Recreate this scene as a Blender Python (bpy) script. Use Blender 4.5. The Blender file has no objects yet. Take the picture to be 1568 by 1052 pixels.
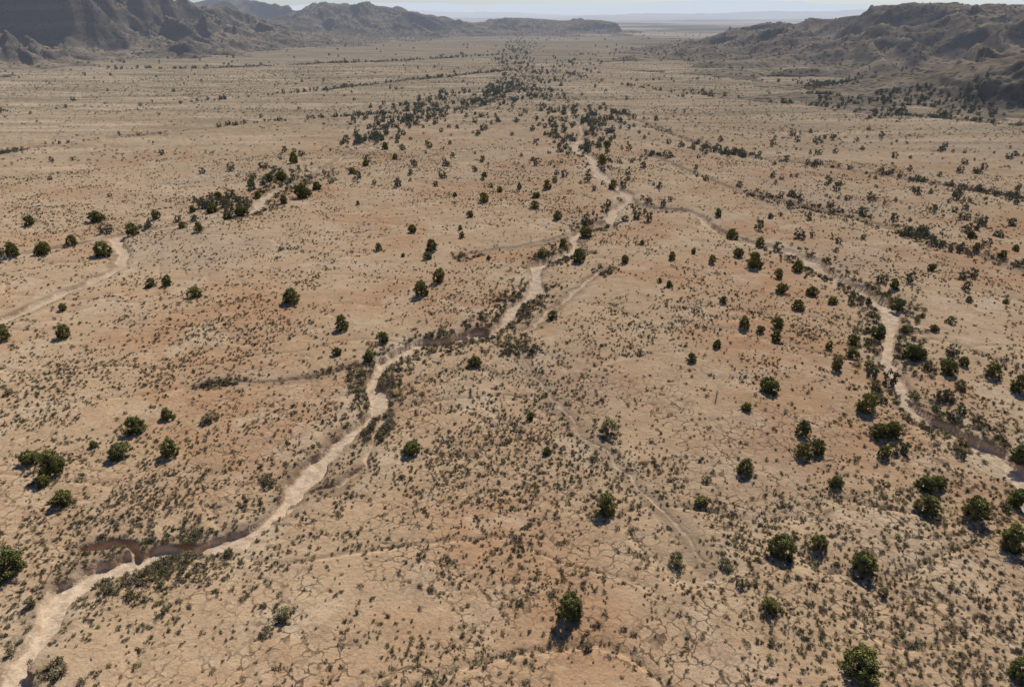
import bpy, math, random
import numpy as np
from mathutils import Vector

rng = np.random.default_rng(11)
random.seed(11)
scene = bpy.context.scene
H = 60.0
PITCH = math.radians(26.0)
FP = 1045.0
SP, CP = math.sin(PITCH), math.cos(PITCH)

# image pixels (u, v) projected onto a flat plane -> ground coordinates (metres)
def ground_pt(u, v):
    yr = CP*FP + SP*(526-v)
    zr = -SP*FP + CP*(526-v)
    t = H/(-zr)
    return (t*(u-784), t*yr)
def crest_pt(u, v, Y):  # image pixel u, v set at an assumed distance Y
    yr = CP*FP + SP*(526-v)
    zr = -SP*FP + CP*(526-v)
    k = Y/yr
    return (k*(u-784), Y, H+k*zr)
def depth_at(v):
    return FP*H/(SP*FP-CP*(526-v))

# ---------------------------------------------------------------- noise
def _h(ix, iy, seed):
    n = (ix.astype(np.int64)*374761393 + iy.astype(np.int64)*668265263 + seed*974634777) & 0xFFFFFFFF
    n = ((n ^ (n >> 13))*1274126177) & 0xFFFFFFFF
    n = (n ^ (n >> 16)) & 0xFFFFFF
    return n/float(0xFFFFFF)
def vnoise(x, y, seed=0):
    x = np.asarray(x, float); y = np.asarray(y, float)
    ix = np.floor(x); iy = np.floor(y)
    fx = x-ix; fy = y-iy
    fx = fx*fx*(3-2*fx); fy = fy*fy*(3-2*fy)
    a = _h(ix, iy, seed); b = _h(ix+1, iy, seed)
    c = _h(ix, iy+1, seed); d = _h(ix+1, iy+1, seed)
    return (a*(1-fx)+b*fx)*(1-fy)+(c*(1-fx)+d*fx)*fy
def fbm(x, y, o=4, seed=0):
    s = 0; a = 0.5; t = 0
    for i in range(o):
        s = s+a*vnoise(x*2**i+i*17.3, y*2**i-i*9.1, seed+i); t += a; a *= .5
    return s/t
def ridged(x, y, o, seed):
    s = 0; a = 1.; t = 0; wgt = 1.
    for i in range(o):
        ca, sa = math.cos(i*.9+.4), math.sin(i*.9+.4)
        xx = (x*ca-y*sa)*1.95**i; yy = (x*sa+y*ca)*1.95**i
        n = 1-np.abs(2*vnoise(xx+i*13.1, yy+i*7.7, seed+i)-1)
        n = n**1.6
        s = s+a*n*wgt; t += a; wgt = np.clip(n*1.6, 0, 1); a *= .48
    return s/t*1.18
def sm(x, lo, hi):
    t = np.clip((x-lo)/(hi-lo), 0, 1)
    return t*t*(3-2*t)

# ---------------------------------------------------------------- washes
def chaikin(P, n):
    P = np.array(P, float)
    for _ in range(n):
        Q = [P[0]]
        for a, b in zip(P[:-1], P[1:]):
            Q.append(a*.75+b*.25); Q.append(a*.25+b*.75)
        Q.append(P[-1]); P = np.array(Q)
    return P
def meander(P, amp, lam, seed):
    """densify a course and let it wander sideways"""
    P = np.asarray(P, float)
    seg = np.linalg.norm(np.diff(P, axis=0), axis=1); cum = np.concatenate([[0], np.cumsum(seg)])
    n = max(4, int(cum[-1]/(lam*.22)))
    s = np.linspace(0, cum[-1], n)
    x = np.interp(s, cum, P[:, 0]); y = np.interp(s, cum, P[:, 1])
    dx = np.gradient(x); dy = np.gradient(y); L = np.hypot(dx, dy)+1e-9
    o = amp*2*((vnoise(s/lam, s*0, seed)-.5) + .5*(vnoise(s/(lam*.4), s*0, seed+1)-.5))
    return np.stack([x-dy/L*o, y+dx/L*o], 1)
washA = [(-15,1120),(20,1045),(55,960),(95,905),(150,865),(215,842),(290,834),(360,830),(405,812),(436,772),(455,735),(490,692),
         (535,657),(572,636),(584,608),(568,572),(590,548),(625,530),(680,517),(742,506),(775,490),(785,466),(827,441),(815,411),
         (840,398),(882,380),(872,356),(930,337)]
washA2 = [(930,337),(940,312),(968,302),(936,280),(908,262),(910,240),(880,230),(888,214)]
corrA = [(888,214),(905,195),(870,175),(858,160),(815,135),(792,110),(780,90),(800,72)]
washB = [(962,308),(1010,318),(1065,320),(1090,347),(1120,361),(1170,371),(1230,388),(1280,424),(1335,450),(1370,482),(1356,520),
         (1366,556),(1386,597),(1402,632),(1450,655),(1510,683),(1560,730),(1620,800)]
washC1 = [(-60,510),(10,488),(60,462),(130,432),(175,412),(190,385),(178,362)]
washC2 = [(-60,405),(0,396),(60,386),(130,372),(200,355),(270,345),(330,335),(388,326),(408,298),(450,280)]
corrC = [(450,280),(490,262),(540,238),(600,205),(660,180),(740,158),(795,128)]
gullyD = [(300,588),(350,583),(420,580),(480,573),(545,560)]
gullyE = [(785,520),(815,560),(850,600),(880,645),(930,690),(960,735),(1020,775),(1055,815),(1085,860)]
gullyF = [(930,410),(890,436),(850,470),(800,500)]
gullyG = [(578,640),(568,680),(545,715),(470,760),(420,800)]
gullyH = [(700,395),(760,380),(830,372),(872,356)]
gullyI = [(1000,235),(1060,262),(1130,290),(1250,315),(1390,352),(1480,382),(1600,420)]
gullyJ = [(940,170),(1050,212),(1120,240),(1230,248),(1300,258),(1400,272),(1600,305)]
gullyK = [(-40,240),(90,216),(230,206),(400,186),(510,178),(600,172)]
gullyL = [(-40,172),(150,162),(300,156),(450,140),(600,126),(775,108)]
gullyM = [(870,112),(960,132),(1100,150),(1300,166),(1600,195)]
gullyN = [(-40,112),(150,106),(300,104),(480,98),(620,92),(760,84)]
gullyO = [(130,835),(180,825),(215,842)]
# (points, half width, depth, sandiness, meander amp, wavelength)
WASH = [(washA,1.35,1.6,1,.8,9),(washA2,1.5,1.1,.9,1.6,22),(corrA,1.0,1.1,.4,8,60),(washB,1.45,1.7,.95,1.0,12),(washC1,1.4,1.1,.6,1.5,14),(washC2,1.2,1.0,.8,2,18),
        (corrC,.7,1.2,.3,6,50),(gullyD,.25,1.0,.2,1.2,7),(gullyE,.1,.35,.3,2.2,10),(gullyF,.4,.7,.5,1.5,8),(gullyG,.3,.8,.5,1.2,8),
        (gullyH,.25,.8,.3,1.5,10),(gullyI,.5,1.5,.3,4,30),(gullyJ,.5,2.0,.3,6,45),(gullyK,.5,1.8,.3,7,50),(gullyL,.8,2.2,.3,12,80),
        (gullyM,.8,2.2,.3,12,80),(gullyN,.9,2.4,.3,18,120),(gullyO,.5,1.7,.3,.6,6)]
LINES = []
for k, (pts, hw, dp, sd_, am, lam) in enumerate(WASH):
    P = chaikin(np.array([ground_pt(*p) for p in pts]), 2)
    LINES.append((meander(P, am*.5, lam, 300+3*k), hw, dp, sd_))
LN = {n: LINES[i][0] for i, n in enumerate(['A','A2','cA','B','C1','C2','cC','D','E','F','G','H','I','J','K','L','M','N','O'])}

def wash_eval(x, y):
    wx = x + 2.0*(vnoise(x/4.5, y/4.5, 40)-.5) + 1.0*(vnoise(x/1.6, y/1.6, 42)-.5)
    wy = y + 2.0*(vnoise(x/4.5, y/4.5, 41)-.5) + 1.0*(vnoise(x/1.6, y/1.6, 43)-.5)
    edge = np.full(x.shape, 14.0); dep = np.zeros(x.shape); sand = np.zeros(x.shape)
    order = np.argsort(wy); ys = wy[order]
    for k, (P, hw, dp, sd_) in enumerate(LINES):
        for i in range(len(P)-1):
            a = P[i]; b = P[i+1]; m = 14.0
            lo = np.searchsorted(ys, min(a[1], b[1])-m); hi = np.searchsorted(ys, max(a[1], b[1])+m)
            if hi <= lo: continue
            idx = order[lo:hi]; xx = wx[idx]
            s = (xx > min(a[0], b[0])-m) & (xx < max(a[0], b[0])+m)
            idx = idx[s]
            if idx.size == 0: continue
            px = wx[idx]-a[0]; py = wy[idx]-a[1]
            d = b-a; L2 = d@d+1e-9
            t = np.clip((px*d[0]+py*d[1])/L2, 0, 1)
            dist = np.hypot(px-t*d[0], py-t*d[1])
            w = hw*(0.60+.85*vnoise((a[0]+t*d[0])/8., (a[1]+t*d[1])/8., 50+k))
            e = dist-w
            better = e < edge[idx]; j = idx[better]
            edge[j] = e[better]; dep[j] = dp; sand[j] = sd_
    return edge, dep, sand
def rill_field(x, y):
    wx = x+9*(fbm(x/22., y/22., 2, 140)-.5); wy = y+9*(fbm(x/22., y/22., 2, 150)-.5)
    a = np.abs(fbm(wx/52., wy/34., 3, 160)-.5); b_ = np.abs(fbm(wx/24., wy/19., 2, 170)-.5)
    return np.exp(-(a/.010)**2)*.9 + np.exp(-(b_/.014)**2)*.6

def terrain(x, y, full=False):
    r = np.hypot(x, y)
    edge, dep, sand = wash_eval(x, y)
    ril = np.clip(rill_field(x, y), 0, 1)*sm(edge, 0, 3)
    z = 1.2*(fbm(x/45., y/45., 3, 1)-.5) + 4.0*sm(r, 250, 900)*(fbm(x/170., y/110., 4, 5)-.5)
    rough = .46*(fbm(x/6., y/6., 4, 9)-.5) + .5*(np.abs(fbm(x/15., y/22., 3, 14)-.5)*2-.3)
    out = sm(edge, 0, 2.0)
    z = z + rough*(0.12+0.88*out) - .36*ril*(1+sm(r, 200, 600))
    bk = .5+.9*vnoise(x/7., y/7., 44)
    z = z - dep*(0.70*bk*(1-sm(edge, -.1, .28)) + .30*np.exp(-(np.maximum(edge, 0)/4.0)**2))
    z = z + 5*sm(r, 3000, 9000)*(fbm(x/2500., y/1500., 2, 6)-.6)
    return (z, edge, sand, ril) if full else z

# ---------------------------------------------------------------- hills
RANGES = [
 ('hill', [(-420,-70,850),(-150,-45,1000),(0,-38,1110),(120,-28,1250),(215,-6,1350),(265,8,1420),(330,20,1500),(400,37,1600),(470,53,1680)], 310, 58, 0),
 ('hill', [(150,10,2600),(240,14,2600),(290,7,2600),(318,-4,2600),(370,3,2600),(440,17,2700),(540,40,2750)], 540, 110, 0),
 ('hill', [(370,58,2000),(430,26,2050),(462,14,2080),(495,7,2100),(545,9,2150),(590,16,2250),(630,29,2350),(690,46,2500)], 470, 85, 0),
 ('mesa', [(690,48,2350),(735,36,2350),(790,27,2350),(830,29,2350),(865,34,2360),(900,29,2360),(938,31,2350),(948,48,2350)], 420, 85, 1),
 ('hill', [(1060,72,1500),(1110,55,1480),(1150,47,1460),(1182,37,1440),(1205,50,1420),(1240,64,1400)], 290, 55, 0),
 ('hill', [(1170,64,1500),(1230,44,1400),(1270,36,1330),(1308,24,1250),(1350,26,1200),(1380,17,1150),(1432,6,1080),(1500,9,1000),(1568,11,940),(1700,4,850),(1900,0,760)], 430, 68, 0),
 ('hill', [(1350,140,560),(1430,118,555),(1500,101,545),(1568,85,530),(1680,62,550),(1800,50,600)], 185, 36, 0),
 ('mountain', [(100,13,18000),(420,9,18000),(620,5,18000),(760,9,18000),(930,5,18000),(1060,2,18000),(1125,-3,18000),(1180,2,18000),(1260,6,18000),(1400,8,18000),(1568,5,18000),(1800,10,18000)], 2600, 700, 0),
 ('mountain', [(560,21,9000),(640,16,9000),(700,20,9000),(760,18,9000),(840,22,9000)], 900, 300, 0),
 ('mountain', [(950,23,7500),(1010,20,7500),(1080,22,7500),(1160,17,7500),(1240,19,7500),(1330,15,7500)], 800, 300, 0),
]
def hill_h(k, x, y):
    name, cr, W, G, mesa = RANGES[k]
    P = chaikin(np.array([crest_pt(*c) for c in cr]), 1)
    wx = x + G*1.2*(fbm(x/(G*1.6), y/(G*1.6), 4, 60+k)-.5)
    wy = y + G*1.2*(fbm(x/(G*1.6), y/(G*1.6), 4, 70+k)-.5)
    best = np.full(x.shape, 1e9); hc = np.zeros(x.shape); s = np.zeros(x.shape)
    acc = 0
    for i in range(len(P)-1):
        a = P[i]; b = P[i+1]; d = b[:2]-a[:2]; L2 = d@d+1e-9
        px = wx-a[0]; py = wy-a[1]
        t = np.clip((px*d[0]+py*d[1])/L2, 0, 1)
        dist = np.hypot(px-t*d[0], py-t*d[1])
        m = dist < best
        best = np.where(m, dist, best)
        hc = np.where(m, a[2]+t*(b[2]-a[2]), hc)
        s = np.where(m, acc+t*math.sqrt(L2), s)
        acc += math.sqrt(L2)
    R1 = ridged(wx/(G*1.6), wy/(G*1.6), 5, 410+10*k)
    g2 = np.clip(np.abs(2*fbm(s/(G*.5)+best/(G*4), best/(G*3), 2, 95+k)-1)*2.2, 0, 1)
    g3 = np.clip(np.abs(2*fbm(s/(G*.2)+best/(G*3), best/(G*1.5), 2, 98+k)-1)*2.2, 0, 1)
    w = W*(0.76+0.44*np.clip(R1, 0, 1))
    q = np.clip(1-best/w, -.25, 1); qp = np.clip(q, 0, 1)
    if mesa: prof = .42*qp**1.2 + .58*sm(qp, .52, .72)
    else: prof = .58*qp**1.15 + .42*sm(qp, .42, .82)
    mid = np.clip(4.4*qp*(1-qp)+.1, 0, 1)*sm(qp, 0, .14)
    h = hc*(prof*(1.0 + mid*.85*(R1-.54)) - mid*(.15*(1-g2)+.06*(1-g3))*(.4+.6*prof))
    h = h + hc*.07*(fbm(s/(G*.9), best*0, 4, 55)-.5)*sm(qp, .6, 1)
    h = np.where(q <= 0, q*hc*.5-.02*W, h)
    return h - .8

# ---------------------------------------------------------------- mesh helpers
def grid_mesh(name, X, Y, Z, attrs=None, keep=None):
    nr, nc = X.shape
    co = np.stack([X, Y, Z], -1).reshape(-1, 3).astype(np.float32)
    i = np.arange(nr-1)[:, None]*nc+np.arange(nc-1)[None, :]
    f = np.stack([i, i+1, i+nc+1, i+nc], -1).reshape(-1, 4)
    if keep is not None:
        kk = keep.reshape(-1); f = f[kk[f].any(1)]
    me = bpy.data.meshes.new(name)
    me.vertices.add(len(co)); me.vertices.foreach_set('co', co.ravel())
    me.loops.add(f.size); me.loops.foreach_set('vertex_index', f.ravel().astype(np.int32))
    me.polygons.add(len(f)); me.polygons.foreach_set('loop_start', (np.arange(len(f))*4).astype(np.int32))
    me.polygons.foreach_set('use_smooth', np.ones(len(f), bool))
    me.update(calc_edges=True)
    if attrs:
        for n, a in attrs.items():
            at = me.attributes.new(n, 'FLOAT', 'POINT')
            at.data.foreach_set('value', a.reshape(-1).astype(np.float32))
    me.validate()
    ob = bpy.data.objects.new(name, me)
    scene.collection.objects.link(ob)
    return ob

# ---------------------------------------------------------------- node helpers
class NB:
    def __init__(s, nt): s.nt = nt
    def n(s, typ, ins=None, **props):
        nd = s.nt.nodes.new(typ)
        for k, v in props.items(): setattr(nd, k, v)
        for k, v in (ins or {}).items():
            if isinstance(v, bpy.types.NodeSocket): s.nt.links.new(v, nd.inputs[k])
            else: nd.inputs[k].default_value = v
        return nd
    def m(s, op, a, b=0.0, clamp=False):
        return s.n('ShaderNodeMath', {0: a, 1: b}, operation=op, use_clamp=clamp).outputs[0]
    def mix(s, f, a, b, bt='MIX'):
        a = (*a, 1) if isinstance(a, tuple) and len(a) == 3 else a
        b = (*b, 1) if isinstance(b, tuple) and len(b) == 3 else b
        return s.n('ShaderNodeMix', {0: f, 6: a, 7: b}, data_type='RGBA', blend_type=bt).outputs[2]
    def noise(s, vec, scale, detail=3., rough=.55):
        return s.n('ShaderNodeTexNoise', {'Vector': vec, 'Scale': scale, 'Detail': detail, 'Roughness': rough}).outputs[0]
    def ss(s, x, lo, hi, a=0., b=1.):
        return s.n('ShaderNodeMapRange', {0: x, 1: lo, 2: hi, 3: a, 4: b}, interpolation_type='SMOOTHSTEP').outputs[0]
    def scalev(s, v, xyz):
        return s.n('ShaderNodeVectorMath', {0: v, 1: xyz}, operation='MULTIPLY').outputs[0]

def haze_group():  # haze painted into surface shaders as emission by distance from origin, no volume
    g = bpy.data.node_groups.new('painted_haze', 'ShaderNodeTree')
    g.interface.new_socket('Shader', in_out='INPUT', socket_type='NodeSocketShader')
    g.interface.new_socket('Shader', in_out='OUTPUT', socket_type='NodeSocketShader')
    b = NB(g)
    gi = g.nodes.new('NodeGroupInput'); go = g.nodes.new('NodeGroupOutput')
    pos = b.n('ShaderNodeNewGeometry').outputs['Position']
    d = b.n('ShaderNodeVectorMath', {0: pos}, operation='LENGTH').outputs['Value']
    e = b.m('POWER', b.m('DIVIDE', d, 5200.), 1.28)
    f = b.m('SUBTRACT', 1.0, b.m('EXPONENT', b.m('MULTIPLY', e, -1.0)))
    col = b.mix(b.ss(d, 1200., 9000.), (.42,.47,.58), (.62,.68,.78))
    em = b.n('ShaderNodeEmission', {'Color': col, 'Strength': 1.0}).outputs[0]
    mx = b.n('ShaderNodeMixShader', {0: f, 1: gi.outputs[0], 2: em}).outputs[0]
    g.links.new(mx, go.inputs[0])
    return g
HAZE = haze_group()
def new_mat(name):
    m = bpy.data.materials.new(name); m.use_nodes = True
    nt = m.node_tree; nt.nodes.clear()
    m.cycles.emission_sampling = 'NONE'
    return m, NB(nt)
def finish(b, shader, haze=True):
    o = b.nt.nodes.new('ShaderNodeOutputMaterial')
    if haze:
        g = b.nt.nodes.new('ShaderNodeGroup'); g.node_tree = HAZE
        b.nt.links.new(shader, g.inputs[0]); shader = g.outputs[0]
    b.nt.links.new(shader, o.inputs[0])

def mat_ground():
    m, b = new_mat('desert_soil')
    pos = b.n('ShaderNodeNewGeometry').outputs['Position']
    d = b.n('ShaderNodeVectorMath', {0: pos}, operation='LENGTH').outputs['Value']
    edge = b.n('ShaderNodeAttribute', attribute_name='edge').outputs['Fac']
    sandw = b.n('ShaderNodeAttribute', attribute_name='sand').outputs['Fac']
    rill = b.n('ShaderNodeAttribute', attribute_name='rill').outputs['Fac']
    tan = (.525,.364,.213); red = (.485,.287,.153); pale = (.62,.475,.312); grey = (.45,.35,.24)
    n1 = b.noise(pos, 1/38., 4.); n2 = b.noise(pos, 1/15., 4., .62)
    n3 = b.noise(pos, 1/3.0, 4., .68); n4 = b.noise(pos, 1/.45, 2., .6)
    n5 = b.noise(pos, 1/75., 2.)
    c = b.mix(b.ss(n1, .43, .62), tan, red)
    c = b.mix(b.m('MULTIPLY', b.ss(n2, .50, .66), .6), c, pale)
    c = b.mix(b.m('MULTIPLY', b.ss(n5, .52, .66), .55), c, grey)
    c = b.mix(b.m('MULTIPLY', b.ss(n3, .50, .68), .5), c, (.36,.245,.148))
    c = b.mix(b.m('MULTIPLY', b.ss(n3, .30, .44, 1., 0.), .45), c, pale)
    c = b.mix(b.m('MULTIPLY', b.ss(n4, .5, .72), .45), c, (.30,.205,.125))
    c = b.mix(b.m('MULTIPLY', rill, b.ss(n3, .38, .58, .4, .05)), c, pale)
    st = b.noise(b.scalev(pos, (.3,1.6,1)), 1/60., 5., .65)
    st2 = b.noise(b.scalev(pos, (.25,1.9,1)), 1/26., 4., .65)
    val = b.mix(b.ss(st, .36, .60), (.30,.24,.15), (.44,.335,.21))
    val = b.mix(b.m('MULTIPLY', b.ss(st2, .53, .64), .9), val, (.61,.46,.305))
    val = b.mix(b.m('MULTIPLY', b.ss(st2, .36, .48, 1., 0.), .7), val, (.20,.17,.10))
    c = b.mix(b.ss(d, 170., 620., 0., .88), c, val)
    bp = b.noise(b.scalev(pos, (.4,1.,1)), 1/700., 6., .65)
    bas = b.mix(b.ss(bp, .45, .55), (.16,.14,.10), (.66,.52,.39))
    c = b.mix(b.ss(d, 1100., 2600., 0., .95), c, bas)
    c = b.mix(b.m('MULTIPLY', b.ss(d, 850., 1100., 0., .35), b.ss(d, 1500., 2600., 1., .1)), c, (.19,.165,.11))
    vo = b.n('ShaderNodeTexVoronoi', {'Vector': pos, 'Scale': 1/2.4, 'Randomness': 1.0}, feature='F1')
    sp = b.m('LESS_THAN', vo.outputs['Distance'], b.m('MULTIPLY', b.noise(pos, 1/14., 2.), .62))
    c = b.mix(b.m('MULTIPLY', sp, b.ss(d, 230., 520., 0., .55)), c, (.12,.10,.06))
    v2 = b.n('ShaderNodeTexVoronoi', {'Vector': pos, 'Scale': 1/.55, 'Randomness': 1.0}, feature='F1')
    s2 = b.m('MULTIPLY', b.ss(v2.outputs['Distance'], .12, .26, 1., 0.), b.ss(n2, .38, .6))
    c = b.mix(b.m('MULTIPLY', s2, .6), c, (.20,.145,.085))
    # dried mud cracks
    wv = b.n('ShaderNodeVectorMath', {0: pos, 1: b.scalev(b.n('ShaderNodeTexNoise', {'Vector': pos, 'Scale': 1.2, 'Detail': 2.}).outputs['Color'], (1.4,1.4,0))}, operation='ADD').outputs[0]
    ce = b.n('ShaderNodeTexVoronoi', {'Vector': wv, 'Scale': 1/1.6}, feature='DISTANCE_TO_EDGE').outputs['Distance']
    cr = b.ss(ce, .025, .075, 1., 0.)
    cm = b.m('MULTIPLY', b.ss(b.noise(pos, 1/12., 2.), .41, .50), b.ss(d, 95., 140., 1., 0.))
    cr = b.m('MULTIPLY', b.m('MULTIPLY', cr, cm), b.ss(n3, .42, .62, 1., .2))
    c = b.mix(b.m('MULTIPLY', cr, .9), c, (.13,.085,.05))
    en = b.m('ADD', edge, b.m('MULTIPLY', b.m('SUBTRACT', n3, .5), 1.9))
    bank = b.m('MULTIPLY', b.ss(en, -.2, .2), b.ss(en, .5, 2.4, 1., 0.))
    c = b.mix(b.m('MULTIPLY', bank, .7), c, (.26,.18,.11))
    wide = b.m('MULTIPLY', b.m('MULTIPLY', b.ss(en, 1., 6., 1., 0.), b.ss(n2, .42, .56)), sandw)
    c = b.mix(b.m('MULTIPLY', wide, .6), c, pale)
    n6 = b.noise(pos, 1/1.3, 4., .7)
    sand = b.mix(b.ss(n6, .38, .64), (.68,.53,.37), (.50,.375,.25))
    c = b.mix(b.m('MULTIPLY', b.ss(en, -.2, .25, 1., 0.), sandw), c, sand)
    bs = b.n('ShaderNodeBsdfDiffuse', {'Color': c, 'Roughness': .5})
    hgt = b.m('ADD', b.m('MULTIPLY', n3, .45), b.m('MULTIPLY', n4, .14))
    bump = b.n('ShaderNodeBump', {'Strength': 1., 'Distance': .9, 'Height': hgt})
    b.nt.links.new(bump.outputs[0], bs.inputs['Normal'])
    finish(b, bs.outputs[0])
    return m

def mat_hill(sc=1.0, name='rocky_hillside', k=1.):
    m, b = new_mat(name)
    g = b.n('ShaderNodeNewGeometry'); pos = g.outputs['Position']
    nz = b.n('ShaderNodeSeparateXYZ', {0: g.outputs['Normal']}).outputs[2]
    n1 = b.noise(pos, sc/60., 4., .65); n2 = b.noise(pos, sc/12., 4., .7)
    S = lambda t: tuple(x*k for x in t)
    c = b.mix(b.ss(n1, .38, .62), S((.25,.19,.125)), S((.40,.305,.20)))
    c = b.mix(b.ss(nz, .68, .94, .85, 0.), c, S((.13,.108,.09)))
    c = b.mix(b.m('MULTIPLY', b.ss(n2, .5, .66), .55), c, S((.15,.125,.095)))
    sz = b.n('ShaderNodeSeparateXYZ', {0: pos}).outputs[2]
    st = b.m('SINE', b.m('ADD', b.m('MULTIPLY', sz, sc*.28), b.m('MULTIPLY', n1, 5.)))
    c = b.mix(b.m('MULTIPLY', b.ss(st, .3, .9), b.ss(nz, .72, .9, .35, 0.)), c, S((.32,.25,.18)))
    vo = b.n('ShaderNodeTexVoronoi', {'Vector': pos, 'Scale': sc/6.5, 'Randomness': 1.0}, feature='F1').outputs['Distance']
    sp = b.m('LESS_THAN', vo, b.m('MULTIPLY', b.noise(pos, sc/50., 2.), .68))
    c = b.mix(b.m('MULTIPLY', sp, .8), c, (.055,.055,.035))
    bs = b.n('ShaderNodeBsdfDiffuse', {'Color': c, 'Roughness': .5})
    bump = b.n('ShaderNodeBump', {'Strength': .5, 'Distance': 3./sc, 'Height': n2})
    b.nt.links.new(bump.outputs[0], bs.inputs['Normal'])
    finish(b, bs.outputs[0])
    return m

def mat_leaf(name, ca, cb, haze=False):
    m, b = new_mat(name)
    rnd = b.n('ShaderNodeObjectInfo').outputs['Random']
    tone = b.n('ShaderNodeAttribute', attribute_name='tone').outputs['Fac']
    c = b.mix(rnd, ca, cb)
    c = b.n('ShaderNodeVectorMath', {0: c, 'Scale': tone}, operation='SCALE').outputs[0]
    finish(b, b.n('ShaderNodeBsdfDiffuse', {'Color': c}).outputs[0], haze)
    return m
def mat_bark(name, col):
    m, b = new_mat(name)
    tc = b.n('ShaderNodeTexCoord').outputs['Object']
    n = b.noise(b.scalev(tc, (8,8,2)), 4., 3.)
    c = b.mix(n, tuple(x*.55 for x in col), tuple(min(1, x*1.4) for x in col))
    finish(b, b.n('ShaderNodeBsdfDiffuse', {'Color': c}).outputs[0], False)
    return m

# ---------------------------------------------------------------- ground sheet
NC = 960
az = np.radians(np.concatenate([np.linspace(-115, -52, 40)[:-1], np.linspace(-52, 52, NC), np.linspace(52, 115, 40)[1:]]))
th = np.radians(np.linspace(62, 1.3, 1000))
rr = np.concatenate([[1, 8, 16, 24], H/np.tan(th), np.geomspace(H/math.tan(math.radians(1.3))*1.02, 120000, 70)])
R, A = np.meshgrid(rr, az, indexing='ij')
GX = R*np.sin(A); GY = R*np.cos(A)
z, edge, sand, ril = terrain(GX.ravel(), GY.ravel(), True)
ground = grid_mesh('desert_ground', GX, GY, z.reshape(GX.shape), {'edge': edge, 'sand': sand, 'rill': ril})
ground.data.materials.append(mat_ground())
del R, A, GX, GY

mh = mat_hill(1., 'rocky_hillside', .82); mhm = mat_hill(.08, 'remote_mountain_rock', .75); mh2 = mat_hill(.6, 'far_hillside', .72)
hill_boxes = []
for k, (name, cr, W, G, mesa) in enumerate(RANGES):
    P = np.array([crest_pt(*c) for c in cr])
    a = np.arctan2(P[:, 0], P[:, 1]); r = np.hypot(P[:, 0], P[:, 1])
    mar = W*1.35
    a0 = a.min()-mar/r[a.argmin()]; a1 = a.max()+mar/r[a.argmax()]
    r0 = r.min()-mar; r1 = r.max()+mar
    hill_boxes.append((a0, a1, r0, r1))
    na = int(min(700, max(240, (a1-a0)/math.radians(.085)))); nr_ = 340
    RR, AA = np.meshgrid(np.linspace(r0, r1, nr_), np.linspace(a0, a1, na), indexing='ij')
    X = RR*np.sin(AA); Y = RR*np.cos(AA)
    Z = hill_h(k, X, Y)
    ob = grid_mesh(name, X, Y, Z, keep=(Z > -4))
    ob.data.materials.append(mhm if k >= 7 else (mh2 if k in (1, 2, 3) else mh))

def surface(x, y):
    z = terrain(x, y)
    a = np.arctan2(x, y); r = np.hypot(x, y)
    onh = np.zeros(x.shape, bool)
    for k in range(7):
        a0, a1, r0, r1 = hill_boxes[k]
        m = (a > a0) & (a < a1) & (r > r0) & (r < r1)
        if m.any():
            hh = hill_h(k, x[m], y[m])
            onh[np.where(m)[0][hh > z[m]]] = True
            z[m] = np.maximum(z[m], hh)
    return z, onh

# ---------------------------------------------------------------- plants
def unit(n, g):
    v = g.normal(size=(n, 3)); return v/np.linalg.norm(v, axis=1)[:, None]
def leaf_quads(cent, rad, n_each, size, g, squash=.8, tones=None):
    V = []; T = []
    for ci, (c, r) in enumerate(zip(cent, rad)):
        d = unit(n_each, g)
        p = c + d*(r*g.random((n_each, 1))**.4)*np.array([1, 1, squash])
        nrm = unit(n_each, g)*.8+d*.7
        nrm /= np.linalg.norm(nrm, axis=1)[:, None]
        t = np.cross(nrm, unit(n_each, g)); t /= np.linalg.norm(t, axis=1)[:, None]+1e-9
        bt = np.cross(nrm, t)
        s = size*(.6+.8*g.random((n_each, 1)))
        V.append(np.stack([p-t*s, p-bt*s*.6, p+t*s, p+bt*s*.6], 1))
        tn = tones[ci] if tones is not None else 1.
        T.append(np.repeat(tn*(.75+.5*g.random(n_each)), 4))
    return np.concatenate(V).reshape(-1, 3), np.concatenate(T)
def tube(V, F, p0, p1, r0, r1, n=6):
    p0 = Vector(p0); p1 = Vector(p1); d = (p1-p0).normalized()
    a = d.orthogonal().normalized(); c = d.cross(a)
    i0 = len(V)
    for p, r in ((p0, r0), (p1, r1)):
        for i in range(n):
            t = 2*math.pi*i/n
            V.append(tuple(p+(a*math.cos(t)+c*math.sin(t))*r))
    for i in range(n):
        F.append((i0+i, i0+(i+1) % n, i0+n+(i+1) % n, i0+n+i))
    F.append(tuple(i0+n+i for i in range(n)))
def limb(V, F, p0, p1, r0, r1, g, seg=3, n=6):
    p0 = np.array(p0, float); p1 = np.array(p1, float)
    prev = p0; L = np.linalg.norm(p1-p0)
    for i in range(1, seg+1):
        q = p0+(p1-p0)*i/seg+(g.normal(size=3)*L*.06 if i < seg else 0)
        tube(V, F, prev, q, r0+(r1-r0)*(i-1)/seg, r0+(r1-r0)*i/seg, n); prev = q
def make_mesh(name, WV, WF, LV, LT, mats):
    V = list(WV)+[tuple(v) for v in LV]
    o = len(WV)
    F = list(WF)+[(o+4*i, o+4*i+1, o+4*i+2, o+4*i+3) for i in range(len(LV)//4)]
    me = bpy.data.meshes.new(name); me.from_pydata(V, [], F)
    for mm in mats: me.materials.append(mm)
    mi = np.zeros(len(F), np.int32); mi[len(WF):] = 1
    me.polygons.foreach_set('material_index', mi)
    at = me.attributes.new('tone', 'FLOAT', 'POINT')
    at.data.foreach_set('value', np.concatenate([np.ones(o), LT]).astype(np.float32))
    me.update()
    return me

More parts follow.
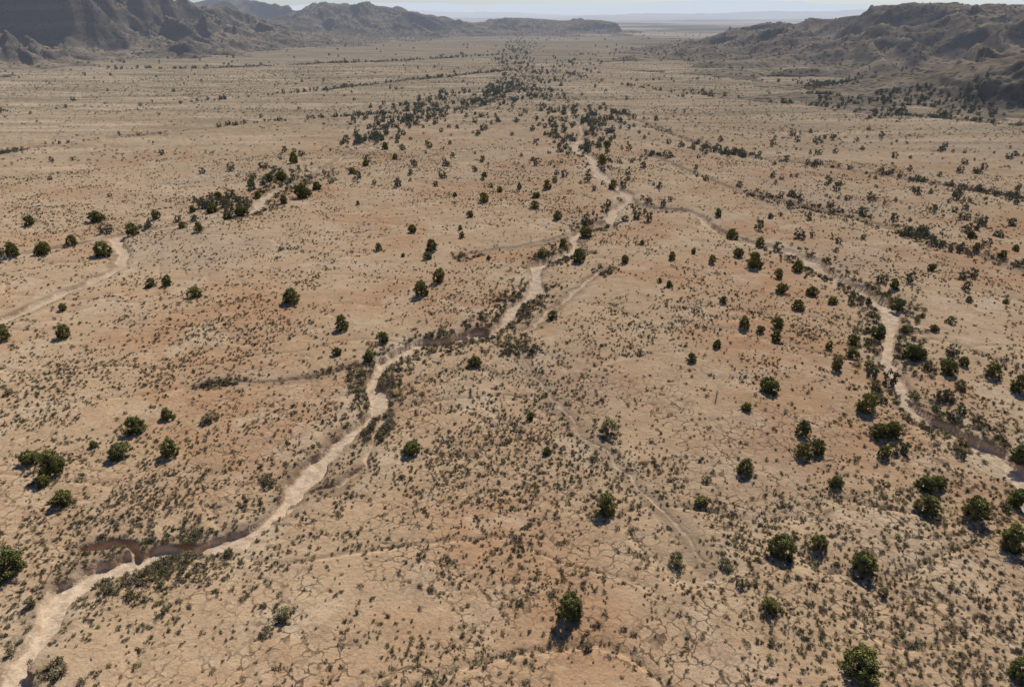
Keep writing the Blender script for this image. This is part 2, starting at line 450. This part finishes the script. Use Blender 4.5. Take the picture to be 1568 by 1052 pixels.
bark = mat_bark('juniper_bark', (.16,.12,.09)); deadbark = mat_bark('weathered_wood', (.16,.14,.12))
leafJ = mat_leaf('juniper_foliage', (.25,.23,.072), (.155,.165,.058))
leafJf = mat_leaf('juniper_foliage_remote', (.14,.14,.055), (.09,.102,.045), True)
leafP = mat_leaf('olive_scrub_foliage', (.26,.23,.11), (.18,.165,.085))
leafS = mat_leaf('scrub_foliage', (.20,.165,.092), (.125,.108,.062))
leafG = mat_leaf('grey_scrub_foliage', (.29,.24,.175), (.19,.16,.12))
leafY = mat_leaf('dry_grass', (.45,.34,.18), (.31,.24,.125))

def juniper(name, seed, leaf=leafJ, nclump=46, per=95, dens=1., hr=.92, lsz=.022, lump=1.):
    g = np.random.default_rng(seed)
    V = []; F = []
    limb(V, F, (0,0,-.04), (g.normal()*.03, g.normal()*.03, .26), .055, .038, g, 2, 8)
    C = []; Rr = []; ton = []
    lean = g.normal(size=2)*.05
    for i in range(nclump):
        a = g.random()*2*math.pi; zz = g.random()**1.05
        ring = math.sqrt(max(0, 1-(max(0, zz-.22)/.80)**2))*(.80+.20*min(1, zz/.2))
        rad = .385*ring*(.35+.65*math.sqrt(g.random()))*(1+lump*(.18*math.sin(2*a+seed)+.14*math.sin(3*a+2*seed)))
        C.append((rad*math.cos(a)+lean[0]*zz, rad*math.sin(a)+lean[1]*zz, .06+zz*(hr-.16)+.035*g.normal()))
        Rr.append(.055+.06*g.random())
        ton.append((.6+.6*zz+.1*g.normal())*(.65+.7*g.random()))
    for i in range(0, nclump, 5):
        c = C[i]; st = (c[0]*.1, c[1]*.1, min(.24, c[2]*.5))
        limb(V, F, st, c, .022, .006, g, 2, 5)
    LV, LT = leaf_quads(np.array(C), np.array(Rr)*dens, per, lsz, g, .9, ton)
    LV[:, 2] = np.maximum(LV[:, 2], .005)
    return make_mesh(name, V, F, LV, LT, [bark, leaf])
def shrub(name, seed, leaf, n=150, flat=.6, size=.05, sprd=.13):
    g = np.random.default_rng(seed)
    V = []; F = []
    k = 8
    C = np.stack([g.normal(size=k)*sprd, g.normal(size=k)*sprd, .10+flat*.38*g.random(k)], 1)
    for c in C[:3]:
        limb(V, F, (0,0,-.05), tuple(c), .018, .006, g, 1, 3)
    LV, LT = leaf_quads(C, .16+.10*g.random(k), n//k, size, g, flat, .6+.8*g.random(k))
    LV[:, 2] = np.maximum(LV[:, 2], .003)
    return make_mesh(name, V, F, LV, LT, [bark, leaf])
def tuft(name, seed, leaf, n=60):
    g = np.random.default_rng(seed)
    LV = []; LT = []
    for i in range(n):
        a = g.random()*6.283; lean = .15+.75*g.random(); L = .3+.35*g.random()
        b0 = np.array([math.cos(a)*.1*g.random(), math.sin(a)*.1*g.random(), -.02])
        d = np.array([math.cos(a)*lean, math.sin(a)*lean, .9]); d /= np.linalg.norm(d)
        s = np.array([-math.sin(a), math.cos(a), 0])*.025
        mid = b0+d*L*.6; tip = b0+d*L+np.array([math.cos(a), math.sin(a), -.5])*.1
        LV += [b0-s, mid-s, tip, mid+s]; LT += [.7+.6*g.random()]*4
    V = []; F = []
    limb(V, F, (0,0,-.05), (0,0,.04), .05, .02, g, 1, 5)
    return make_mesh(name, V, F, np.array(LV), np.array(LT), [bark, leaf])

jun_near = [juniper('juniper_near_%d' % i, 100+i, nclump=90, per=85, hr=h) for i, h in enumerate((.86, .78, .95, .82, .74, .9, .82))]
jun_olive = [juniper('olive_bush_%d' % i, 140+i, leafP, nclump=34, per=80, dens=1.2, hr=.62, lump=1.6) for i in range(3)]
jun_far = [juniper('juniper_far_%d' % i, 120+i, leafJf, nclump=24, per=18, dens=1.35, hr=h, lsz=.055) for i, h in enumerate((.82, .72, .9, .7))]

def proto_collection(name, meshes):
    col = bpy.data.collections.new(name)
    for i, me in enumerate(meshes):
        o = bpy.data.objects.new('%s_%02d' % (name, i), me); col.objects.link(o)
    return col
def scatter(name, x, y, z, scl, idx, col, sq=.15):
    n = len(x)
    me = bpy.data.meshes.new(name); me.vertices.add(n)
    me.vertices.foreach_set('co', np.stack([x, y, z], 1).astype(np.float32).ravel())
    a = me.attributes.new('rot', 'FLOAT_VECTOR', 'POINT')
    rot = np.zeros((n, 3)); rot[:, 2] = rng.random(n)*6.283
    a.data.foreach_set('vector', rot.astype(np.float32).ravel())
    a = me.attributes.new('scl', 'FLOAT_VECTOR', 'POINT')
    s = np.stack([scl*(1+sq*(rng.random(n)-.5)*2), scl*(1+sq*(rng.random(n)-.5)*2), scl*(1+1.3*sq*(rng.random(n)-.5)*2)], 1)
    a.data.foreach_set('vector', s.astype(np.float32).ravel())
    a = me.attributes.new('idx', 'INT', 'POINT'); a.data.foreach_set('value', idx.astype(np.int32))
    me.update()
    ob = bpy.data.objects.new(name, me); scene.collection.objects.link(ob)
    ng = bpy.data.node_groups.new(name+'_instances', 'GeometryNodeTree')
    ng.interface.new_socket('Geometry', in_out='INPUT', socket_type='NodeSocketGeometry')
    ng.interface.new_socket('Geometry', in_out='OUTPUT', socket_type='NodeSocketGeometry')
    N = ng.nodes; L = ng.links
    gi = N.new('NodeGroupInput'); go = N.new('NodeGroupOutput')
    ci = N.new('GeometryNodeCollectionInfo'); ci.inputs[0].default_value = col
    ci.inputs['Separate Children'].default_value = True; ci.inputs['Reset Children'].default_value = True
    iop = N.new('GeometryNodeInstanceOnPoints')
    def na(nm, t):
        q = N.new('GeometryNodeInputNamedAttribute'); q.data_type = t; q.inputs[0].default_value = nm; return q.outputs[0]
    L.new(gi.outputs[0], iop.inputs['Points']); L.new(ci.outputs[0], iop.inputs['Instance'])
    iop.inputs['Pick Instance'].default_value = True
    L.new(na('idx', 'INT'), iop.inputs['Instance Index'])
    L.new(na('rot', 'FLOAT_VECTOR'), iop.inputs['Rotation'])
    L.new(na('scl', 'FLOAT_VECTOR'), iop.inputs['Scale'])
    L.new(iop.outputs[0], go.inputs[0])
    md = ob.modifiers.new('instances', 'NODES'); md.node_group = ng
    return ob

# --- individually placed junipers (image pixel u, v of the crown, width in pixels)
TREES = [(872,930,46),(1178,930,28),(1312,1012,64),(1560,1028,42),(8,862,54),(1197,838,50),(1253,832,30),(1320,863,40),
(1550,828,46),(927,775,36),(1140,718,32),(1278,740,22),(1075,766,22),(1228,695,22),(1250,688,27),(1352,695,22),
(1345,662,32),(1364,660,30),(1415,740,32),(1437,738,28),(1418,775,32),(1490,782,40),(1562,695,34),(1560,758,36),(98,760,34),(82,712,42),(50,702,30),(67,738,20),
(183,690,32),(260,688,30),(207,653,34),(258,634,22),(145,680,15),(632,684,27),(565,543,22),(587,515,22),(812,634,14),
(837,688,14),(726,550,24),(1142,625,18),(1178,594,32),(1228,660,25),(1325,622,32),(1280,562,20),(1058,550,16),(1097,529,16),
(1188,517,18),(1163,507,14),(1139,499,20),(1190,497,20),(1268,532,14),(1305,522,22),(1345,510,24),(1395,540,30),(1450,565,30),
(1518,572,24),(1558,592,30),(1305,542,18),(1220,468,22),(1242,446,18),(1275,461,16),(1195,443,20),(1220,408,20),(1192,421,16),
(1368,440,18),(1376,465,22),(1330,460,12),(1155,400,28),(1130,385,18),(1164,370,16),(1090,398,14),(1062,383,10),(1029,393,14),
(1025,436,12),(1107,461,12),(957,398,14),(983,372,8),(300,448,22),(256,430,18),(232,432,16),(447,456,30),(98,510,24),
(97,472,12),(8,513,24),(645,443,26),(672,425,22),(523,497,24),(517,538,16),(660,380,20),(632,350,16),(580,380,12),(655,393,14),
(707,362,10),(818,315,16),(853,332,14),(838,284,16),(820,298,14),(795,285,10),(720,330,12),(697,298,8),(740,305,16),(765,290,10),
(742,267,10),(898,355,20),(885,393,24),(862,372,14),(830,388,16),(846,480,14),(325,318,20),(350,328,20),(372,322,22),(305,350,14),
(280,345,14),(240,330,16),(205,352,22),(150,333,22),(160,380,30),(45,340,18),(20,385,22),(70,383,20),(110,368,16),(435,308,14),
(465,295,24),(485,285,16),(430,270,20),(450,245,16),(412,272,14),(385,280,12),(1495,378,14),(1488,358,16),(1391,348,10),
(1425,410,13),(1120,355,20),(1535,388,14),(1555,380,12),(1482,460,10),(1430,505,14),(1540,460,10),(930,220,14),(922,245,16),
(938,285,14),(1100,325,14),(1410,545,18),(60,385,16),(295,320,12),(335,300,14),(395,300,12),(1300,435,12),(1180,330,8),
(1010,430,8),(748,395,8),(705,350,8),(617,392,7),(548,310,7),(605,240,10),(590,225,12),(560,250,12),(540,262,12),(1385,505,14),(1475,555,18)]
OLIVE = [(437,937,32),(1035,852,30),(410,728,28),(932,652,38),(320,640,26),(1082,735,16),(45,915,26),(1135,895,22),(815,535,12),
(980,540,14),(1110,860,24),(12,600,14),(1352,905,20),(1180,985,16),(660,900,14),(900,985,20),(1540,775,20),(1340,590,26),(1400,600,24),(255,930,18),
(430,380,10),(690,530,14),(1420,560,22),(1470,590,22),(1330,560,20),(350,840,18),(250,870,18)]
tx = []
for L_, kind in ((TREES, 0), (OLIVE, 1)):
    for i, (u, v, w) in enumerate(L_):
        vb = v+.30*w
        x, y = ground_pt(u, vb)
        tx.append((x, y, w*depth_at(vb)/FP, kind, i))
T = np.array([(t[0], t[1]) for t in tx])
tz = terrain(T[:, 0], T[:, 1])
for (x, y, w, kind, i), z0 in zip(tx, tz):
    me = (jun_near[(i*5) % 7] if kind == 0 else jun_olive[i % 3])
    ob = bpy.data.objects.new('juniper_tree' if kind == 0 else 'desert_bush', me)
    ob.location = (x, y, z0-.03)
    s = w*1.1
    ob.scale = (s*random.uniform(.85, 1.12), s*random.uniform(.85, 1.12), s*random.uniform(.8, 1.12))
    ob.rotation_euler = (0, 0, random.uniform(0, 6.28))
    scene.collection.objects.link(ob)
g = np.random.default_rng(5); V = []; F = []
limb(V, F, (0,0,-.1), (.1,.05,1.9), .11, .03, g, 4, 7)
for i in range(16):
    zz = .25+i*.09; a = i*2.4; q = .55*(1.1-zz/2.4)
    limb(V, F, (.03*zz,.02*zz,zz), (.03*zz+math.cos(a)*q, math.sin(a)*q, zz+.35), .035, .012, g, 3, 5)
me = bpy.data.meshes.new('dead_tree'); me.from_pydata(V, [], F); me.materials.append(deadbark)
x, y = ground_pt(1096, 614)
ob = bpy.data.objects.new('dead_tree', me); scene.collection.objects.link(ob)
ob.location = (x, y, float(terrain(np.array([x]), np.array([y]))[0]))

# --- belts and remote woodland
def along(P, n, spread, patch=.5, lam=22.):
    if isinstance(P, list): P = meander(chaikin([ground_pt(*p) for p in P], 2), spread*.6, 40, 777)
    seg = np.linalg.norm(np.diff(P, axis=0), axis=1); cum = np.concatenate([[0], np.cumsum(seg)])
    s = rng.random(n*4)*cum[-1]
    s = s[1.6*(vnoise(s/lam, s*0, 7)-.5)+.5 + .3*(rng.random(n*4)-.5) > patch][:n]
    x = np.interp(s, cum, P[:, 0]); y = np.interp(s, cum, P[:, 1])
    k = len(s)
    return x+rng.normal(size=k)*spread, y+rng.normal(size=k)*spread
def sector(n, r0, r1, adeg, a2=None):
    r = np.sqrt(rng.random(n)*(r1*r1-r0*r0)+r0*r0)
    lo = -adeg if a2 is None else adeg; hi = adeg if a2 is None else a2
    a = np.radians(lo+(hi-lo)*rng.random(n))
    return r*np.sin(a), r*np.cos(a)
xs = []; ys = []; bs_ = []
def add(p, big=1.0): xs.append(p[0]); ys.append(p[1]); bs_.append(np.full(len(p[0]), big))
add(along([(820,138),(858,165),(890,190),(908,225),(925,255),(945,290)], 220, 11, .3), 1.1)
add(along([(800,60),(785,90),(798,112),(820,138),(858,165),(890,190)], 380, 18, .25), 1.1)
add(along([(640,200),(700,190),(740,170),(790,140)], 80, 16, .25), 1.1)
add(along([(330,325),(400,300),(450,272),(520,242),(580,210),(640,178),(720,160),(790,125)], 250, 6, .3), 1.2)
add(along([(330,322),(400,292),(450,262),(520,235),(590,205)], 60, 5, .2), 1.25)
add(along([(200,352),(260,342),(330,325)], 14, 4, .2), 1.1)
add(along([(400,268),(450,240),(520,215),(590,185),(650,160),(700,140)], 140, 9, .3), 1.15)
add(along(LN['K'], 130, 2.8, .25), 1.0); add(along(LN['L'], 150, 4.5, .25), 1.1); add(along(LN['N'], 180, 9, .3), 1.2)
add(along(LN['J'], 90, 2.6, .25), 1.05); add(along(LN['I'], 50, 3, .3), 1.05); add(along(LN['M'], 130, 5, .3), 1.1)
add(along([(940,170),(1050,212),(1120,240)], 45, 8, .3), 1.1)
add(along(LN['B'], 50, 6)); add(along(LN['A2'], 45, 7, .3), 1.15); add(along(LN['C2'], 22, 4))
add(along([(950,150),(900,130),(850,110),(870,90),(900,80)], 120, 24, .3), 1.15)
add(sector(340, 260, 1000, 42)); add(sector(110, 230, 420, 20, 40), 1.05); add(sector(110, 260, 520, -12, 9), 1.1); add(sector(50, 150, 300, 18, 38))
add(sector(500, 1000, 2200, -30, 30), 1.3)
TX = np.concatenate(xs); TY = np.concatenate(ys); TB = np.concatenate(bs_)
tz, onh = surface(TX, TY)
e, _, _ = wash_eval(TX, TY)
dmin = np.array([np.min(np.hypot(T[:, 0]-a, T[:, 1]-b)) for a, b in zip(TX, TY)])
kp = (e > .6) & (dmin > 3.0)
TX, TY, tz, TB = TX[kp], TY[kp], tz[kp], TB[kp]
ts = (1.3+2.7*rng.random(len(TX))**1.4)*TB
hx, hy = sector(9000, 400, 2300, 43)
hx2, hy2 = sector(3500, 330, 760, 22, 47)
hx = np.concatenate([hx, hx2]); hy = np.concatenate([hy, hy2])
hz, onh = surface(hx, hy)
kp = onh & (fbm(hx/60, hy/60, 2, 400) > .40)
TX = np.concatenate([TX, hx[kp]]); TY = np.concatenate([TY, hy[kp]]); tz = np.concatenate([tz, hz[kp]])
ts = np.concatenate([ts, 1.6+2.2*rng.random(kp.sum())])
scatter('distant_juniper_woodland', TX, TY, tz-.05, ts, rng.integers(0, 4, len(TX)), proto_collection('juniper_proto', jun_far))

# --- scrub
protos = [shrub('scrub_a%d' % i, 200+i, leafS, 200, .7, .052, (.10,.13,.16,.12)[i]) for i in range(4)] + \
         [shrub('scrub_g%d' % i, 220+i, leafG, 170, .7, .048) for i in range(3)] + \
         [tuft('tuft_%d' % i, 240+i, leafY) for i in range(2)] + \
         [shrub('scrub_p%d' % i, 260+i, leafP, 190, .75, .052) for i in range(2)]
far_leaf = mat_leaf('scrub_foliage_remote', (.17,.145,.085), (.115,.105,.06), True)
protos_far = [shrub('scrub_r%d' % i, 280+i, far_leaf, 40, .75, .10, .16) for i in range(3)]
def dens(x, y, o=0.):
    return np.clip(.20+o + 1.7*(fbm(x/16., y/16., 3, 31)-.42) + .9*(vnoise(x/2.6, y/2.6, 33)-.5) + .55*rill_field(x, y), .08, 1)
X = []; Y = []; S = []
x, y = sector(27000, 30, 95, 56); k = rng.random(len(x)) < dens(x, y, .09); X.append(x[k]); Y.append(y[k]); S.append(.28+.46*rng.random(k.sum())**2.0)
x, y = sector(32000, 95, 150, 50); k = rng.random(len(x)) < dens(x, y, -.03); X.append(x[k]); Y.append(y[k]); S.append(.28+.48*rng.random(k.sum())**2.2)
x, y = sector(88000, 150, 340, 45); k = rng.random(len(x)) < dens(x, y, -.07); X.append(x[k]); Y.append(y[k]); S.append(.32+.46*rng.random(k.sum())**2.)
for pts, n, sp, s0, s1, pt in (('A', 2300, 2.6, .5, 1.0, .4), ('A2', 350, 4, .6, .9, .4), ('B', 1700, 3.2, .55, 1.0, .4), ('C1', 450, 3.6, .6, .9, .45),
        ('C2', 600, 4, .6, 1.1, .45), ('D', 280, .7, .45, .5, .3), ('E', 900, 2.0, .42, .5, .35), ('F', 260, 1.4, .5, .6, .4), ('G', 260, 1.2, .5, .7, .4),
        ('H', 260, 1.4, .5, .6, .4), ('I', 500, 2.6, .7, 1.0, .5), ('O', 60, 1., .6, .6, .3),
        ([(300,830),(200,880),(120,940),(60,1010)], 480, 2.0, .55, .6, .3)):
    x, y = along(LN[pts] if isinstance(pts, str) else pts, n, sp, pt, 12.); X.append(x); Y.append(y); S.append(s0+s1*rng.random(len(x))**1.8)
X = np.concatenate(X); Y = np.concatenate(Y); S = np.concatenate(S)
z, edge, _, _ = terrain(X, Y, True)
k = (edge > .35+.8*sm(np.hypot(X, Y), 120, 260))
X, Y, S, z = X[k], Y[k], S[k], z[k]
w = rng.random(len(X)) + .35*(vnoise(X/18., Y/18., 77)-.5)
idx = np.where(w < .56, rng.integers(0, 4, len(X)), np.where(w < .74, 4+rng.integers(0, 3, len(X)), np.where(w < .88, 7+rng.integers(0, 2, len(X)), 9+rng.integers(0, 2, len(X)))))
scatter('desert_scrub', X, Y, z-.02, S*1.35, idx, proto_collection('scrub_proto', protos), .25)
n1_ = len(X)
X = []; Y = []; S = []
x, y = sector(84000, 340, 1050, 42)
k = rng.random(len(x)) < dens(x/8, y/2, -.08)*(1-sm(np.hypot(x, y), 750, 1050)); X.append(x[k]); Y.append(y[k]); S.append(.62+.9*rng.random(k.sum())**1.8)
for pts, n, sp, s0, s1 in (('cA', 700, 9, 1, 1.3), ('cC', 700, 6, 1., 1.3), ('J', 450, 2.2, .9, 1.1), ('K', 550, 2.2, .9, 1.2), ('L', 600, 3.5, 1.1, 1.4), ('M', 600, 3.5, 1.1, 1.4), ('N', 800, 5, 1.2, 1.7)):
    x, y = along(LN[pts], n, sp, .35, 40.); X.append(x); Y.append(y); S.append(s0+s1*rng.random(len(x))**1.8)
X = np.concatenate(X); Y = np.concatenate(Y); S = np.concatenate(S)
z, onh = surface(X, Y); k = ~onh
scatter('remote_scrub', X[k], Y[k], z[k]-.02, S[k]*1.25, rng.integers(0, 3, k.sum()), proto_collection('scrub_far_proto', protos_far), .2)
print('scrub', n1_, len(X), 'trees', len(TX))

# ---------------------------------------------------------------- light, sky, camera
AZ = math.radians(22); EL = math.radians(48)
sd = Vector((math.sin(AZ)*math.cos(EL), math.cos(AZ)*math.cos(EL), math.sin(EL)))
sun = bpy.data.lights.new('sun', 'SUN'); sun.energy = 5.0; sun.angle = math.radians(.53); sun.color = (1., .96, .885)
so = bpy.data.objects.new('sun', sun); so.rotation_euler = sd.to_track_quat('Z', 'Y').to_euler(); so.location = (0, 0, 200)
scene.collection.objects.link(so)
w = bpy.data.worlds.new('World'); scene.world = w; w.use_nodes = True
nt = w.node_tree; nt.nodes.clear()
sky = nt.nodes.new('ShaderNodeTexSky'); sky.sky_type = 'NISHITA'; sky.sun_disc = False
sky.sun_elevation = EL; sky.sun_rotation = AZ; sky.dust_density = .5; sky.air_density = 1.; sky.ozone_density = 2.; sky.altitude = 1500
bw = NB(nt)
tint = bw.mix(1.0, sky.outputs[0], (.88, .95, 1.2), 'MULTIPLY')
bg = nt.nodes.new('ShaderNodeBackground'); bg.inputs[1].default_value = .072
wo = nt.nodes.new('ShaderNodeOutputWorld')
nt.links.new(tint, bg.inputs[0]); nt.links.new(bg.outputs[0], wo.inputs[0])
cam = bpy.data.cameras.new('camera'); cam.lens = 36*FP/1568; cam.sensor_width = 36; cam.clip_end = 300000; cam.clip_start = .5
co = bpy.data.objects.new('camera', cam); co.location = (0, 0, H); co.rotation_euler = (math.pi/2-PITCH, 0, 0)
scene.collection.objects.link(co); scene.camera = co
scene.view_settings.view_transform = 'Standard'; scene.view_settings.look = 'None'; scene.view_settings.exposure = 0
